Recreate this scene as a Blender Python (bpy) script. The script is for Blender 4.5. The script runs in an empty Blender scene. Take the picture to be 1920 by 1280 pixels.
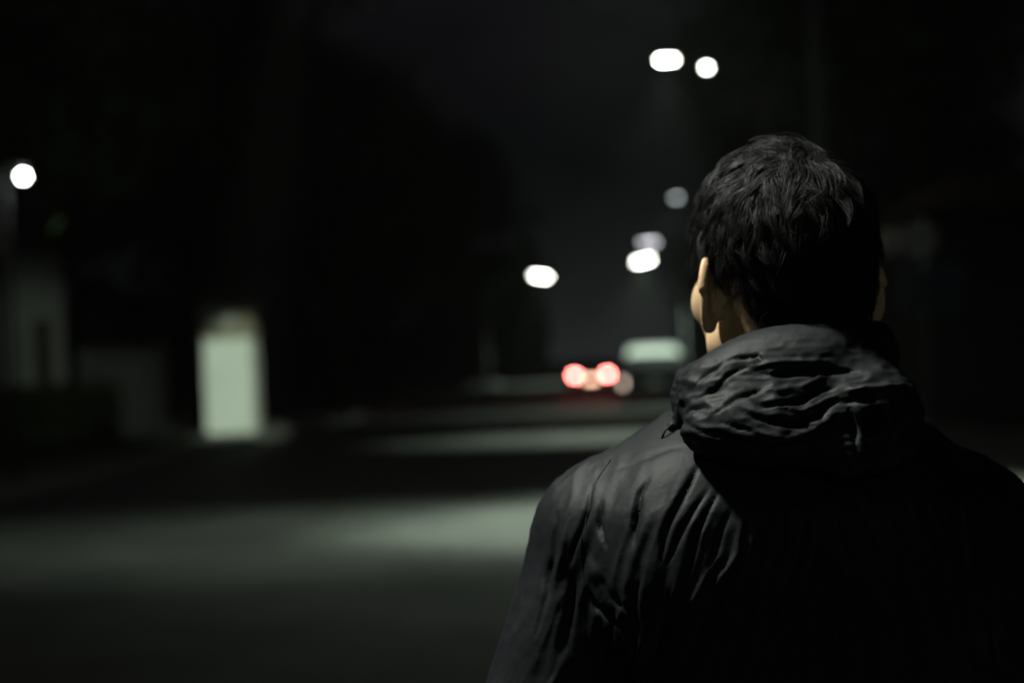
import bpy, bmesh, math, random
import numpy as np
from mathutils import Matrix, Vector

random.seed(7)
rng = np.random.default_rng(11)
R = math.radians
PI = math.pi
SC = bpy.context.scene
COL = SC.collection

# ---------------------------------------------------------------- camera
CAMZ = 1.5
PITCH, ROLL = 0.80, -2.5
FPX = 2667.0                                   # 50 mm lens on a 36 mm, 1920 px wide frame
cam_data = bpy.data.cameras.new('camera')
cam_data.lens = 50; cam_data.sensor_width = 36
cam_data.clip_start = 0.05; cam_data.clip_end = 2000
cam_data.dof.use_dof = True
cam_data.dof.focus_distance = 1.27
cam_data.dof.aperture_fstop = 2.55
cam_data.dof.aperture_blades = 0
cam = bpy.data.objects.new('camera', cam_data); COL.objects.link(cam)
CAMR = Matrix.Rotation(R(90 + PITCH), 3, 'X') @ Matrix.Rotation(R(ROLL), 3, 'Z')
cam.matrix_world = Matrix.Translation((0, 0, CAMZ)) @ CAMR.to_4x4()
SC.camera = cam
CAMN = np.array(CAMR)

def W(px, py, D):
    """a point of the place seen at photo pixel px, py and standing D metres down the street"""
    v = CAMR @ Vector(((px - 960) / FPX, -(py - 640) / FPX, -1))
    return Vector((0, 0, CAMZ)) + v * (D / v.y)

def proj(P):
    """world points (n,3) -> photo pixels"""
    q = (P - np.array([0, 0, CAMZ])) @ CAMN
    return 960 + FPX * q[:, 0] / -q[:, 2], 640 - FPX * q[:, 1] / -q[:, 2]

# ---------------------------------------------------------------- world: night sky with faint town glow on cloud
SKY = .72
world = bpy.data.worlds.new('World'); SC.world = world; world.use_nodes = True
wn = world.node_tree.nodes; wl = world.node_tree.links; wn.clear()
wo = wn.new('ShaderNodeOutputWorld'); bg = wn.new('ShaderNodeBackground')
tc = wn.new('ShaderNodeTexCoord'); mp = wn.new('ShaderNodeMapping'); mp.inputs['Scale'].default_value = (1, 1, 2.2)
nz = wn.new('ShaderNodeTexNoise'); nz.inputs['Scale'].default_value = 2.3; nz.inputs['Detail'].default_value = 4
rp = wn.new('ShaderNodeValToRGB')
rp.color_ramp.elements[0].position = .38; rp.color_ramp.elements[0].color = (.0012, .0013, .0019, 1)
rp.color_ramp.elements[1].position = .66; rp.color_ramp.elements[1].color = (.0095, .0092, .0108, 1)
sx = wn.new('ShaderNodeSeparateXYZ')
gr = wn.new('ShaderNodeMapRange'); gr.inputs[1].default_value = 0; gr.inputs[2].default_value = .22; gr.inputs[3].default_value = 1; gr.inputs[4].default_value = 0
gp = wn.new('ShaderNodeMath'); gp.operation = 'POWER'; gp.inputs[1].default_value = 3.0
gm = wn.new('ShaderNodeMixRGB'); gm.blend_type = 'ADD'; gm.inputs[2].default_value = (.016, .018, .0175, 1)
bg.inputs['Strength'].default_value = SKY
wl.new(tc.outputs['Generated'], mp.inputs[0]); wl.new(mp.outputs[0], nz.inputs['Vector']); wl.new(nz.outputs['Fac'], rp.inputs[0])
wl.new(tc.outputs['Generated'], sx.inputs[0]); wl.new(sx.outputs['Z'], gr.inputs[0]); wl.new(gr.outputs[0], gp.inputs[0])
wl.new(rp.outputs[0], gm.inputs[1]); wl.new(gp.outputs[0], gm.inputs[0])
wl.new(gm.outputs[0], bg.inputs['Color']); wl.new(bg.outputs[0], wo.inputs['Surface'])

SC.view_settings.view_transform = 'Standard'; SC.view_settings.look = 'None'
SC.view_settings.exposure = 0; SC.view_settings.gamma = 1; SC.view_settings.use_curve_mapping = False
SC.render.engine = 'CYCLES'
SC.cycles.use_denoising = True
SC.cycles.use_adaptive_sampling = False
SC.cycles.filter_width = 1.7
SC.cycles.max_bounces = 5
SC.cycles.sample_clamp_indirect = 3
SC.cycles.sample_clamp_direct = 0

# street light strengths
E_POOL = 5200.0
LIGHTCOL = (.80, 1.0, .80)

# ---------------------------------------------------------------- helpers
def link(o, parent=None):
    COL.objects.link(o)
    if parent is not None: o.parent = parent
    return o

def meshobj(name, verts, faces, mat=None, parent=None, smooth=False):
    me = bpy.data.meshes.new(name)
    if isinstance(verts, np.ndarray):
        verts = np.ascontiguousarray(verts, dtype=np.float32); faces = np.ascontiguousarray(faces, dtype=np.int32)
        n, k = faces.shape
        me.vertices.add(len(verts)); me.vertices.foreach_set('co', verts.ravel())
        me.loops.add(n * k); me.loops.foreach_set('vertex_index', faces.ravel())
        me.polygons.add(n); me.polygons.foreach_set('loop_start', np.arange(0, n * k, k, dtype=np.int32))
        me.update(calc_edges=True); me.validate()
    else:
        me.from_pydata([tuple(v) for v in verts], [], faces); me.update()
    if smooth:
        me.polygons.foreach_set('use_smooth', [True] * len(me.polygons))
    if mat: me.materials.append(mat)
    return link(bpy.data.objects.new(name, me), parent)

def thing(name, label, cat, loc=(0, 0, 0), rz=0, group=None):
    o = bpy.data.objects.new(name, None); COL.objects.link(o)
    o.empty_display_size = .2
    o.location = loc; o.rotation_euler = (0, 0, rz)
    o['label'] = label; o['category'] = cat
    if group: o['group'] = group
    return o

def kind(o, k):
    o['kind'] = k; return o

class MB:
    """collects shapes into one mesh"""
    def __init__(s): s.v = []; s.f = []
    def add(s, v, f):
        n = len(s.v); s.v += [tuple(p) for p in v]; s.f += [tuple(i + n for i in q) for q in f]; return s
    def box(s, c, d, bev=0, rz=0):
        bm = bmesh.new(); bmesh.ops.create_cube(bm, size=1)
        bmesh.ops.scale(bm, vec=d, verts=bm.verts)
        if bev: bmesh.ops.bevel(bm, geom=bm.edges[:], offset=bev, segments=2, affect='EDGES', profile=.6)
        if rz: bmesh.ops.rotate(bm, cent=(0, 0, 0), matrix=Matrix.Rotation(rz, 3, 'Z'), verts=bm.verts)
        bmesh.ops.translate(bm, vec=c, verts=bm.verts)
        bm.verts.index_update(); s.add([v.co[:] for v in bm.verts], [[v.index for v in f.verts] for f in bm.faces]); bm.free(); return s
    def tube(s, pts, rad, n=10, cap=True):
        pts = [Vector(p) for p in pts]
        if not isinstance(rad, (list, tuple)): rad = [rad] * len(pts)
        vs = []; up0 = None
        for i, p in enumerate(pts):
            t = (pts[min(i + 1, len(pts) - 1)] - pts[max(i - 1, 0)]).normalized()
            a = Vector((0, 0, 1)) if abs(t.z) < .9 else Vector((1, 0, 0))
            if up0 is not None: a = up0
            u = t.cross(a).normalized(); w = u.cross(t).normalized(); up0 = w
            for k in range(n):
                an = 2 * PI * k / n
                vs.append(p + (u * math.cos(an) + w * math.sin(an)) * rad[i])
        fs = [(i * n + k, i * n + (k + 1) % n, (i + 1) * n + (k + 1) % n, (i + 1) * n + k) for i in range(len(pts) - 1) for k in range(n)]
        if cap: fs += [tuple(range(n - 1, -1, -1)), tuple((len(pts) - 1) * n + k for k in range(n))]
        return s.add(vs, fs)
    def build(s, name, mat, parent=None, smooth=False):
        return meshobj(name, s.v, s.f, mat, parent, smooth)

def copy_tree(o, parent=None):
    c = o.copy(); COL.objects.link(c); c.parent = parent
    for ch in o.children: copy_tree(ch, c)
    return c

# ---------------------------------------------------------------- materials
def mat(name, col, rough=.7, spec=.3, metal=0, noise=None, bump=None, emit=None, estr=0, sss=0, sheen=0, aniso_scale=(1, 1, 1), coord='Object'):
    m = bpy.data.materials.new(name); m.use_nodes = True
    nt = m.node_tree; b = nt.nodes['Principled BSDF']
    b.inputs['Base Color'].default_value = (*col, 1); b.inputs['Roughness'].default_value = rough
    b.inputs['Specular IOR Level'].default_value = spec; b.inputs['Metallic'].default_value = metal
    if sss:
        b.inputs['Subsurface Weight'].default_value = sss; b.inputs['Subsurface Radius'].default_value = (.010, .004, .002); b.inputs['Subsurface Scale'].default_value = 1
    if sheen: b.inputs['Sheen Weight'].default_value = sheen
    if emit: b.inputs['Emission Color'].default_value = (*emit, 1); b.inputs['Emission Strength'].default_value = estr
    if noise or bump:
        t = nt.nodes.new('ShaderNodeTexCoord'); mpn = nt.nodes.new('ShaderNodeMapping'); mpn.inputs['Scale'].default_value = aniso_scale
        nt.links.new(t.outputs[coord], mpn.inputs[0])
    if noise:                                   # (scale, second colour, lo, hi)
        n = nt.nodes.new('ShaderNodeTexNoise'); n.inputs['Scale'].default_value = noise[0]; n.inputs['Detail'].default_value = 8
        n.inputs['Roughness'].default_value = .62
        r = nt.nodes.new('ShaderNodeValToRGB'); r.color_ramp.elements[0].position = noise[2]; r.color_ramp.elements[1].position = noise[3]
        r.color_ramp.elements[0].color = (*col, 1); r.color_ramp.elements[1].color = (*noise[1], 1)
        nt.links.new(mpn.outputs[0], n.inputs['Vector']); nt.links.new(n.outputs['Fac'], r.inputs[0]); nt.links.new(r.outputs[0], b.inputs['Base Color'])
    if bump:                                    # (scale, strength, distance)
        n = nt.nodes.new('ShaderNodeTexNoise'); n.inputs['Scale'].default_value = bump[0]; n.inputs['Detail'].default_value = 6
        bp = nt.nodes.new('ShaderNodeBump'); bp.inputs['Strength'].default_value = bump[1]; bp.inputs['Distance'].default_value = bump[2]
        nt.links.new(mpn.outputs[0], n.inputs['Vector']); nt.links.new(n.outputs['Fac'], bp.inputs['Height']); nt.links.new(bp.outputs[0], b.inputs['Normal'])
    return m

M = dict(
    ground=mat('ground soil', (.035, .033, .024), .95, .1, noise=(.9, (.06, .06, .035), .35, .7), bump=(9, .8, .05)),
    asphalt=mat('asphalt', (.040, .041, .039), .72, .35, noise=(.55, (.100, .100, .094), .34, .66), bump=(160, .5, .006)),
    kerb=mat('kerb concrete', (.22, .22, .2), .85, .2, noise=(3, (.32, .31, .28), .3, .7), bump=(40, .4, .004)),
    pave=mat('pavement concrete', (.12, .12, .11), .85, .2, noise=(1.7, (.19, .185, .17), .3, .7), bump=(30, .4, .006)),
    white=mat('white painted render', (.74, .75, .69), .75, .25, noise=(1.4, (.62, .63, .55), .45, .85), bump=(50, .2, .003)),
    pale=mat('pale house render', (.50, .50, .46), .85, .2, noise=(.8, (.38, .38, .34), .35, .75), bump=(30, .3, .004)),
    grey=mat('grey render', (.30, .30, .28), .85, .2, noise=(.8, (.2, .2, .18), .35, .75), bump=(30, .3, .004)),
    stone=mat('brown stone cladding', (.13, .11, .08), .8, .2, noise=(4, (.07, .06, .045), .4, .7), bump=(18, .6, .01)),
    headstone=mat('brown rendered head', (.26, .23, .17), .8, .2, noise=(4, (.18, .155, .11), .4, .7), bump=(18, .4, .006)),
    plaque=mat('stone plaque', (.62, .60, .54), .6, .3, noise=(6, (.34, .33, .3), .4, .7)),
    roof=mat('roof tile', (.08, .05, .04), .85, .2, noise=(5, (.05, .04, .035), .4, .7)),
    wood=mat('dark wood', (.06, .045, .03), .7, .3, noise=(4, (.04, .03, .02), .4, .7)),
    glass=mat('dark window glass', (.02, .022, .025), .3, .3),
    steel=mat('dark galvanised steel', (.09, .095, .095), .6, .4, .4, noise=(8, (.06, .065, .065), .4, .7)),
    bark=mat('bark', (.055, .043, .030), .95, .1, noise=(7, (.03, .024, .018), .35, .65), bump=(14, 1, .03), aniso_scale=(1, 1, .3)),
    leaf=mat('leaf', (.035, .060, .018), .55, .3, noise=(.7, (.060, .085, .028), .35, .7)),
    leaf2=mat('dark leaf', (.030, .045, .018), .6, .25, noise=(.7, (.050, .062, .024), .35, .7)),
    shopwall=mat('dark shop wall', (.03, .028, .024), .9, .1, noise=(4, (.02, .018, .016), .4, .7), bump=(18, .6, .01)),
    sign=mat('pale sign board', (.75, .72, .64), .5, .3, noise=(3, (.33, .31, .28), .4, .7)),
    signblue=mat('blue grey sign board', (.07, .08, .13), .5, .3, noise=(3, (.05, .06, .10), .4, .7)),
    carpaint=mat('dark car paint', (.018, .019, .022), .6, .12),
    carlit=mat('car roof with painted lamplight', (.80, .81, .80), .7, .15),  # van top coloured pale to stand for lamp light falling on it
    rubber=mat('tyre rubber', (.02, .02, .02), .9, .2),
    alloy=mat('wheel alloy', (.4, .4, .41), .35, .5, .9),
    plastic=mat('black plastic', (.02, .02, .02), .5, .4),
    tail=mat('lit tail lamp', (.5, .03, .02), .3, .5, emit=(1, .15, .13), estr=74),
    plate=mat('lit number plate', (.8, .6, .3), .5, .3, emit=(1, .60, .40), estr=9),
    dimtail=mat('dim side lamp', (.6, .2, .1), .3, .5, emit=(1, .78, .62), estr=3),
    led=mat('lit led panel', (.9, .9, .9), .4, .3, emit=(.96, 1, .88), estr=60),
    ledmid=mat('lit side led panel', (.9, .9, .9), .4, .3, emit=(.93, .93, 1), estr=6.5),
    leddim=mat('dim lamp glass', (.9, .9, .9), .4, .3, emit=(.85, .95, .95), estr=5),
    lampbody=mat('lamp housing', (.12, .12, .12), .5, .4, .3),
    bulkhead=mat('lit wall lamp glass', (.9, .9, .9), .4, .3, emit=(.95, 1, .97), estr=45),
    skin=mat('skin', (.54, .39, .225), .55, .35, sss=.16, noise=(38, (.44, .27, .16), .35, .75), bump=(300, .25, .0006)),
    hair=mat('black hair', (.0036, .0035, .0036), .52, .20),
    jacket=mat('black nylon jacket', (.0036, .0044, .0056), .60, .13, noise=(30, (.0058, .0068, .0084), .4, .7), bump=(90, .3, .002)),
    trousers=mat('dark trousers', (.02, .021, .025), .85, .2, bump=(200, .3, .002)),
    shoe=mat('black shoe', (.015, .015, .015), .5, .4),
    sole=mat('pale shoe sole', (.3, .3, .28), .7, .3),
    cord=mat('black drawcord', (.008, .008, .008), .7, .2),
)

# ---------------------------------------------------------------- street frame
A = R(4.4)
def S(s, t, z=0):
    """s metres right of the camera's line, t metres along the street"""
    return Vector((s * math.cos(A) + t * math.sin(A), -s * math.sin(A) + t * math.cos(A), z))

LEFT, RIGHT = -7.9, 3.4
def sheet(name, s0, s1, t0, t1, z, m, nt=40, ns=4):
    vs = []; fs = []
    for i in range(nt + 1):
        for j in range(ns + 1):
            vs.append(S(s0 + (s1 - s0) * j / ns, t0 + (t1 - t0) * i / nt, z))
    for i in range(nt):
        for j in range(ns):
            a = i * (ns + 1) + j; fs.append((a, a + 1, a + ns + 2, a + ns + 1))
    return meshobj(name, vs, fs, m)

g = meshobj('ground', [(-600, -200, -.02), (600, -200, -.02), (600, 1200, -.02), (-600, 1200, -.02)], [(0, 1, 2, 3)], M['ground']); kind(g, 'structure')
kind(sheet('road', LEFT, RIGHT, -60, 420, 0, M['asphalt']), 'structure')
for (a, b) in ((LEFT - 2.0, LEFT - .15), (RIGHT + .15, RIGHT + 2.2)):
    mb = MB(); v = []
    for t in (-60, 420):
        for s_ in (a, b):
            for z in (-.02, .12): v.append(S(s_, t, z))
    mb.add(v, [(0, 2, 3, 1), (4, 5, 7, 6), (1, 3, 7, 5), (0, 1, 5, 4), (2, 6, 7, 3)])
    kind(mb.build('pavement', M['pave']), 'structure')
# kerb stones (each a stone of the kerb) near the camera; the rest run on as one
def kerb(sc_):
    root = MB()
    v = []
    for t in (60, 420):
        for s_ in (sc_ - .074, sc_ + .074):
            for z in (-.02, .13): v.append(S(s_, t, z))
    root.add(v, [(0, 2, 3, 1), (4, 5, 7, 6), (1, 3, 7, 5), (0, 1, 5, 4), (2, 6, 7, 3)])
    k = kind(root.build('kerb', M['kerb']), 'structure')
    mb = MB().box((0, 0, .055), (.148, .985, .15), .012)
    base = None
    for i in range(-3, 60):
        if base is None:
            base = mb.build('kerb_stone', M['kerb'], k); o = base
        else:
            o = base.copy(); COL.objects.link(o); o.parent = k
        o.location = S(sc_ + random.uniform(-.004, .004), i + .5, random.uniform(-.004, .004)); o.rotation_euler = (0, 0, -A + random.uniform(-.004, .004))
for s_ in (LEFT - .075, RIGHT + .075): kerb(s_)

# ---------------------------------------------------------------- street lamps
def arm_curve(p0, p1, n=8):
    out = []
    for i in range(n + 1):
        u = i / n
        p = Vector(p0).lerp(Vector(p1), u); p.z = p0[2] + (p1[2] - p0[2]) * math.sin(u * PI / 2); out.append(p)
    return out

def street_lamp(base, heads, label, emis='led', width=.6, spot=None, group='street lamps along the road', polez=None, tilt=0, soft=.15, col=None):
    """base on the ground, heads = world points of the lamp heads on one pole"""
    base = Vector(base)
    t = thing('street_lamp', label, 'street lamp', base, 0, group)
    top = (polez or heads[0].z - .5)
    MB().tube([(0, 0, 0), (0, 0, 1.2), (0, 0, 1.25), (0, 0, top)], [.10, .10, .075, .05], 12).build('pole', M['steel'], t, True)
    MB().box((0, 0, .03), (.34, .34, .06), .01).build('base_plate', M['steel'], t)
    for k, h in enumerate(heads):
        hl = Vector(h) - base
        pts = arm_curve((0, 0, top - .12 * k), (hl.x, hl.y, hl.z + .05))
        MB().tube(pts, .028, 8).build('arm', M['steel'], t, True)
        d = Vector((hl.x, hl.y, 0)).normalized(); rz = math.atan2(d.y, d.x)
        w = width if k == 0 else .07
        hd = MB().box((0, 0, .05), (w + .12, .26, .09), .025).build('lamp_head', M['lampbody'], t)
        hd.location = hl; hd.rotation_euler = (0, tilt, rz)
        em = emis if k == 0 else 'led'; lr = .035 if width < .7 else .08
        # convex lens that bulges below the housing, seen from along the street
        MB().tube([(-w / 2, 0, 0), (-w / 2 + .04, 0, 0), (w / 2 - .04, 0, 0), (w / 2, 0, 0)], [.03, lr, lr, .03], 12).build('lens', M[em], hd)
    if spot:
        for (energy, half, tgt, blend, wide, k) in spot:
            L = bpy.data.lights.new('lamp_beam', 'SPOT'); L.energy = energy; L.color = col or LIGHTCOL
            L.spot_size = R(2 * half); L.spot_blend = blend; L.shadow_soft_size = soft
            lo = link(bpy.data.objects.new('lamp_beam', L), t)
            hl = Vector(heads[k]) - base + Vector((0, 0, -.1))
            dirv = (Vector(tgt) - Vector(heads[k])).normalized()
            lo.location = hl
            # local x along the width of the street
            zax = -dirv; xax = Vector((math.cos(A), -math.sin(A), 0)); yax = zax.cross(xax).normalized(); xax = yax.cross(zax)
            m3 = Matrix((xax, yax, zax)).transposed()
            lo.rotation_euler = m3.to_euler(); lo.scale = (wide, 1, 1)
    return t

def pool(P, energy, half=27, wide=1.7, dt=0, ds=-.6, blend=1.0, k=0):
    g_ = Vector((P.x, P.y, 0)) + (S(ds, dt) - S(0, 0))
    return (energy, half, g_, blend, wide, k)

EP = E_POOL
H0 = S(.4, 13.4, 7.1)
street_lamp(S(3.95, 13.4, .12), [H0], 'street lamp nearest the person, its head above the top of the picture', spot=[pool(H0, EP * 1.0, 23, 1.45, .0, .3), pool(H0, EP * .24, 26, 2.4, -.4, -1.4), pool(H0, EP * .09, 40, 1.2, -1.5, 0)])
H1 = W(1250, 112, 27); H1b = W(1325, 126, 27)
pillar_c = W(440, 745, 33)
street_lamp(S(3.95, 27.4, .12), [H1, H1b], 'street lamp with two bright heads at the top of the picture', width=.30,
            spot=[pool(H1, EP * .85, 22, 2.1, 0, -.6), (EP * .05, 10, W(1725, 490, 24.5), .8, 1.0, 1)])
H2 = W(1268, 370, 41.5)
street_lamp(S(3.95, 41.5, .12), [H2], 'faint street lamp glowing just left of the head of the person', emis='leddim', width=.2,
            spot=[pool(H2, EP * .32, 34, 1.8, -.8, -1.9)])
H4 = W(1217, 454, 72)
street_lamp(S(3.95, 72, .12), [H4], 'street lamp with a pale lilac glow, just above the brightest far lamp', emis='ledmid', width=.80)
H5 = W(1206, 488, 88)
street_lamp(S(3.95, 88.5, .12), [H5], 'bright far street lamp right of the middle, above the parked van', width=.98, spot=[pool(H5, EP * 2.6, 43, 1.2)], tilt=R(10))
H6 = W(1014, 517, 90)
street_lamp(S(LEFT - .6, 90, .12), [H6], 'bright far street lamp standing alone near the middle of the picture', width=.98, spot=[pool(H6, EP * .7, 36, 1.3)], tilt=R(10))
# lamps beside and behind the camera: the light that falls on the person
Hb = S(-2.5, 1.9, 6.8)
street_lamp(S(LEFT - .6, 1.9, .12), [Hb], 'street lamp at the left kerb beside the person, out of the picture',
            spot=[(4100, 13, Vector((.30, 1.38, 1.45)), 1.0, 1.0, 0)], soft=.22, col=(.97, 1, .90))

Hc = S(.4, -12.5, 7.1)
street_lamp(S(3.95, -12.5, .12), [Hc], 'added fill lamp built as a street lamp at the right kerb well behind the camera', spot=[(EP * .05, 60, S(0, -2), .6, 1.0, 0)])  # unseen, added as a weak fill on the jacket and hair from behind
# ---------------------------------------------------------------- gate pillar at the left
def oriented(name, label, cat, P, group=None):
    return thing(name, label, cat, P, -A, group)

pc = W(440, 815, 33); PX = pc.x; 
gp_ = oriented('gate_pillar', 'tall white painted gate pillar with a brown stone head and pale plaque', 'pillar', (PX, 33, 0))
scale = 33 / FPX
MB().box((0, 0, 1.17), (1.13, .7, 2.30), .015).build('shaft', M['white'], gp_)
MB().box((0, 0, .06), (1.22, .78, .14), .012).build('plinth', M['stone'], gp_)
MB().box((0, 0, 2.72), (1.24, .8, .80), .015).build('head', M['headstone'], gp_)
MB().box((0, 0, 3.17), (1.36, .94, .10), .02).build('capstone', M['stone'], gp_)
MB().box((-.18, -.42, 2.78), (.74, .04, .36), .008).build('plaque', M['plaque'], gp_)

# added floodlight, unseen, its narrow beam shaped to brighten only the pillar
Hf = S(-3.0, 15.0, 7.6)
street_lamp(S(LEFT - .6, 15.0, .12), [Hf], 'added unseen floodlight mast at the left kerb that brightens the white pillar', group=None,
            spot=[(10500, 5.7, Vector((PX + .06, 33, .92)), .3, .70, 0)])

# compound wall between the house and the pillar
wall = oriented('garden_wall', 'low grey rendered wall running from the house to the white pillar', 'wall', S(-12.1, 35.2))
MB().box((-.5, 0, 1.1), (2.1, .22, 2.2), .01).build('wall_panel', M['grey'], wall)
MB().box((-.5, 0, 2.25), (2.2, .32, .10), .01).build('coping', M['stone'], wall)
for x in (-1.45, -.5, .45): MB().box((x, -.02, 1.14), (.3, .34, 2.28), .01).build('pier', M['grey'], wall)

# house at the left edge
hp = W(122, 640, 34.6)
hs = thing('house', 'dim pale rendered house with a dark hipped roof at the left edge', 'house', (hp.x, 34.6, 0), R(20))
MB().box((-3.4, 2.6, 2.3), (6.8, 5.2, 4.6), .02).build('wall', M['pale'], hs)
d = MB().box((-.52, -.02, 1.5), (.34, .08, 3.0), .01).build('door', M['wood'], hs); MB().tube([(-.42, -.07, 1.05), (-.42, -.13, 1.05)], .03, 8).build('handle', M['steel'], d)
for x in (-3.0, -5.2):
    f = MB()
    for (cx, cz, dx, dz) in ((0, .65, 1.3, .08), (0, -.65, 1.3, .08), (-.61, 0, .08, 1.22), (.61, 0, .08, 1.22), (0, 0, .05, 1.22)): f.box((x + cx, -.03, 1.9 + cz), (dx, .1, dz))
    f = f.build('window', M['wood'], hs); MB().box((x, -.01, 1.9), (1.18, .03, 1.2)).build('pane', M['glass'], f)
rf = MB(); rf.add([(-7.3, -.6, 4.62), (.5, -.6, 4.62), (.5, 5.8, 4.62), (-7.3, 5.8, 4.62), (-5.2, 2.6, 6.6), (-1.6, 2.6, 6.6)],
                  [(0, 1, 5, 4), (1, 2, 5), (2, 3, 4, 5), (3, 0, 4), (3, 2, 1, 0)]); rf.build('roof', M['roof'], hs)
sd = thing('shed', 'low dark outbuilding with a sloping roof between the house and the white pillar', 'shed', (W(330, 640, 39).x, 39, 0), R(6))
sv = [(x, y, z) for y in (0, 3.4) for (x, z) in ((-2.6, 0), (2.2, 0), (2.2, 2.9), (-2.6, 4.1))]
MB().add(sv, [(0, 1, 2, 3), (7, 6, 5, 4), (1, 5, 6, 2), (0, 3, 7, 4), (3, 2, 6, 7), (0, 4, 5, 1)]).build('wall', M['shopwall'], sd)
sv = [(x, y, z) for y in (-.4, 3.8) for (x, z) in ((-3.0, 4.22), (2.7, 2.79), (2.7, 2.93), (-3.0, 4.36))]
MB().add(sv, [(0, 1, 2, 3), (7, 6, 5, 4), (1, 5, 6, 2), (0, 3, 7, 4), (3, 2, 6, 7), (0, 4, 5, 1)]).build('roof', M['roof'], sd)
MB().box((-.6, -.03, 1.05), (.9, .06, 2.1), .01).build('door', M['wood'], sd)
hd_ = thing('hedge', 'low dark hedge in front of the house and garden wall', 'hedge', (hp.x, 30.5, 0), -A)
n_ = 9000; P_ = np.stack([rng.uniform(-3.5, 2.4, n_), rng.normal(0, .28, n_), rng.uniform(.1, 1.35, n_) + .12 * rng.random(n_)], 1)
d1_ = rng.normal(size=(n_, 3)) * .05; d2_ = rng.normal(size=(n_, 3)) * .03
meshobj('foliage', np.stack([P_ - d1_, P_ + d2_, P_ + d1_, P_ - d2_], 1).reshape(-1, 3), np.arange(4 * n_).reshape(-1, 4), M['leaf2'], hd_)
sb_ = MB()
for k in range(24): sb_.tube([(-3.4 + k * .24, 0, 0), (-3.35 + k * .24, random.uniform(-.1, .1), 1.1)], [.02, .008], 5)
sb_.build('stems', M['bark'], hd_)

# wall lamp / pole lamp left
P7 = W(43, 327, 20.5)
wl_ = thing('post_lamp', 'bright round lamp on a slim post in front of the dark house at the left', 'lamp', (P7.x - .25, 20.5, 0))
MB().tube([(0, 0, 0), (0, 0, P7.z + .1)], [.06, .04], 10).build('post', M['steel'], wl_, True)
MB().tube([(0, 0, P7.z + .1), (.13, -.05, P7.z + .2), (.25, 0, P7.z + .13)], .02, 8).build('bracket', M['steel'], wl_, True)
MB().tube([(.25, 0, P7.z + .2), (.25, 0, P7.z + .08)], [.05, .12], 14).build('shade', M['lampbody'], wl_, True)
gl = MB(); n = 12
for i in range(7):
    pass
bm = bmesh.new(); bmesh.ops.create_uvsphere(bm, u_segments=16, v_segments=10, radius=.05)
me = bpy.data.meshes.new('bulb'); bm.to_mesh(me); bm.free(); me.materials.append(M['bulkhead'])
o = link(bpy.data.objects.new('bulb', me), wl_); o.location = (.25, 0, P7.z - .03)

L = bpy.data.lights.new('lamp_beam', 'SPOT'); L.energy = 300; L.color = LIGHTCOL; L.spot_size = R(28); L.spot_blend = .7; L.shadow_soft_size = .15
o = link(bpy.data.objects.new('lamp_beam', L), wl_); o.location = (.3, .25, P7.z - .05)
o.rotation_euler = (Vector((4.9, -14, 3.7))).to_track_quat('Z', 'Y').to_euler()

# ---------------------------------------------------------------- shop at the right
sh = thing('shop', 'small dark shop building with a pale fascia board behind the person on the right', 'shop', S(RIGHT + 5.0, 27), -A)
MB().box((0, 2.2, 2.0), (5.6, 4.4, 4.0), .02).build('wall', M['shopwall'], sh)
MB().box((0, -.6, 4.08), (6.0, 6.0, .16), .02).build('roof', M['roof'], sh)
for x in (-1.4, 1.4):
    fr = MB()
    for (cx, cz, dx, dz) in ((0, .95, 2.2, .1), (0, -.95, 2.2, .1), (-1.05, 0, .1, 1.8), (1.05, 0, .1, 1.8), (0, 0, .06, 1.8)): fr.box((x + cx, -.03, 1.5 + cz), (dx, .1, dz))
    fr = fr.build('window', M['wood'], sh); MB().box((x, -.01, 1.5), (2.0, .03, 1.8)).build('pane', M['glass'], fr)
a = W(1703, 452, 24.5)
t = thing('shop_sign', 'pale blank sign board right of the head of the person, topmost of three', 'sign', a, -A)
MB().box((0, 0, 0), (.95, .10, .42), .01).build('board', M['sign'], t); MB().box((0, .13, 0), (.1, .2, .3)).build('bracket', M['steel'], t)
b_ = W(1752, 517, 24.5)
t = thing('shop_sign', 'wide dim blue grey sign board just under the pale one', 'sign', b_, -A)
MB().box((0, 0, 0), (1.05, .10, .34), .01).build('board', M['signblue'], t); MB().box((0, .13, 0), (.1, .2, .24)).build('bracket', M['steel'], t)
c_ = W(1745, 562, 24.5)
t = thing('shop_sign', 'lowest dark blue sign board of the three right of the person', 'sign', c_, -A)
MB().box((0, 0, 0), (.95, .10, .36), .01).build('board', M['signblue'], t); MB().box((0, .13, 0), (.1, .2, .24)).build('bracket', M['steel'], t)
# the post carrying the boards
q = W(1735, 500, 24.8)
t = thing('sign_post', 'steel post that carries the three sign boards on the right', 'post', (q.x, 24.8, .12))
MB().tube([(0, 0, 0), (0, 0, a.z + .3)], .06, 10).build('post', M['steel'], t, True)
MB().box((0, 0, .03), (.3, .3, .06), .01).build('base_plate', M['steel'], t)

# utility pole behind the head
up = W(1535, 200, 19)
t = thing('utility_pole', 'slim grey concrete utility pole rising behind the head of the person', 'pole', (up.x, 19, .1))
MB().tube([(0, 0, 0), (0, 0, 8.6)], [.13, .085], 14).build('shaft', M['steel'], t, True)
MB().box((0, -.12, 8.1), (1.5, .09, .11), .01).build('crossarm', M['steel'], t)
for x in (-.65, -.2, .2, .65): MB().tube([(x, -.12, 8.15), (x, -.12, 8.2), (x, -.12, 8.3)], [.03, .05, .02], 8).build('insulator', M['plaque'], t, True)
up = W(640, 600, 40)
t = thing('utility_pole', 'faint thin pole standing right of the white pillar before the trees', 'pole', (up.x, 40, .1))
MB().tube([(0, 0, 0), (0, 0, 8.5)], [.12, .08], 14).build('shaft', M['bark'], t, True)
MB().box((0, -.12, 8.2), (1.0, .09, .11), .01).build('crossarm', M['steel'], t)

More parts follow.
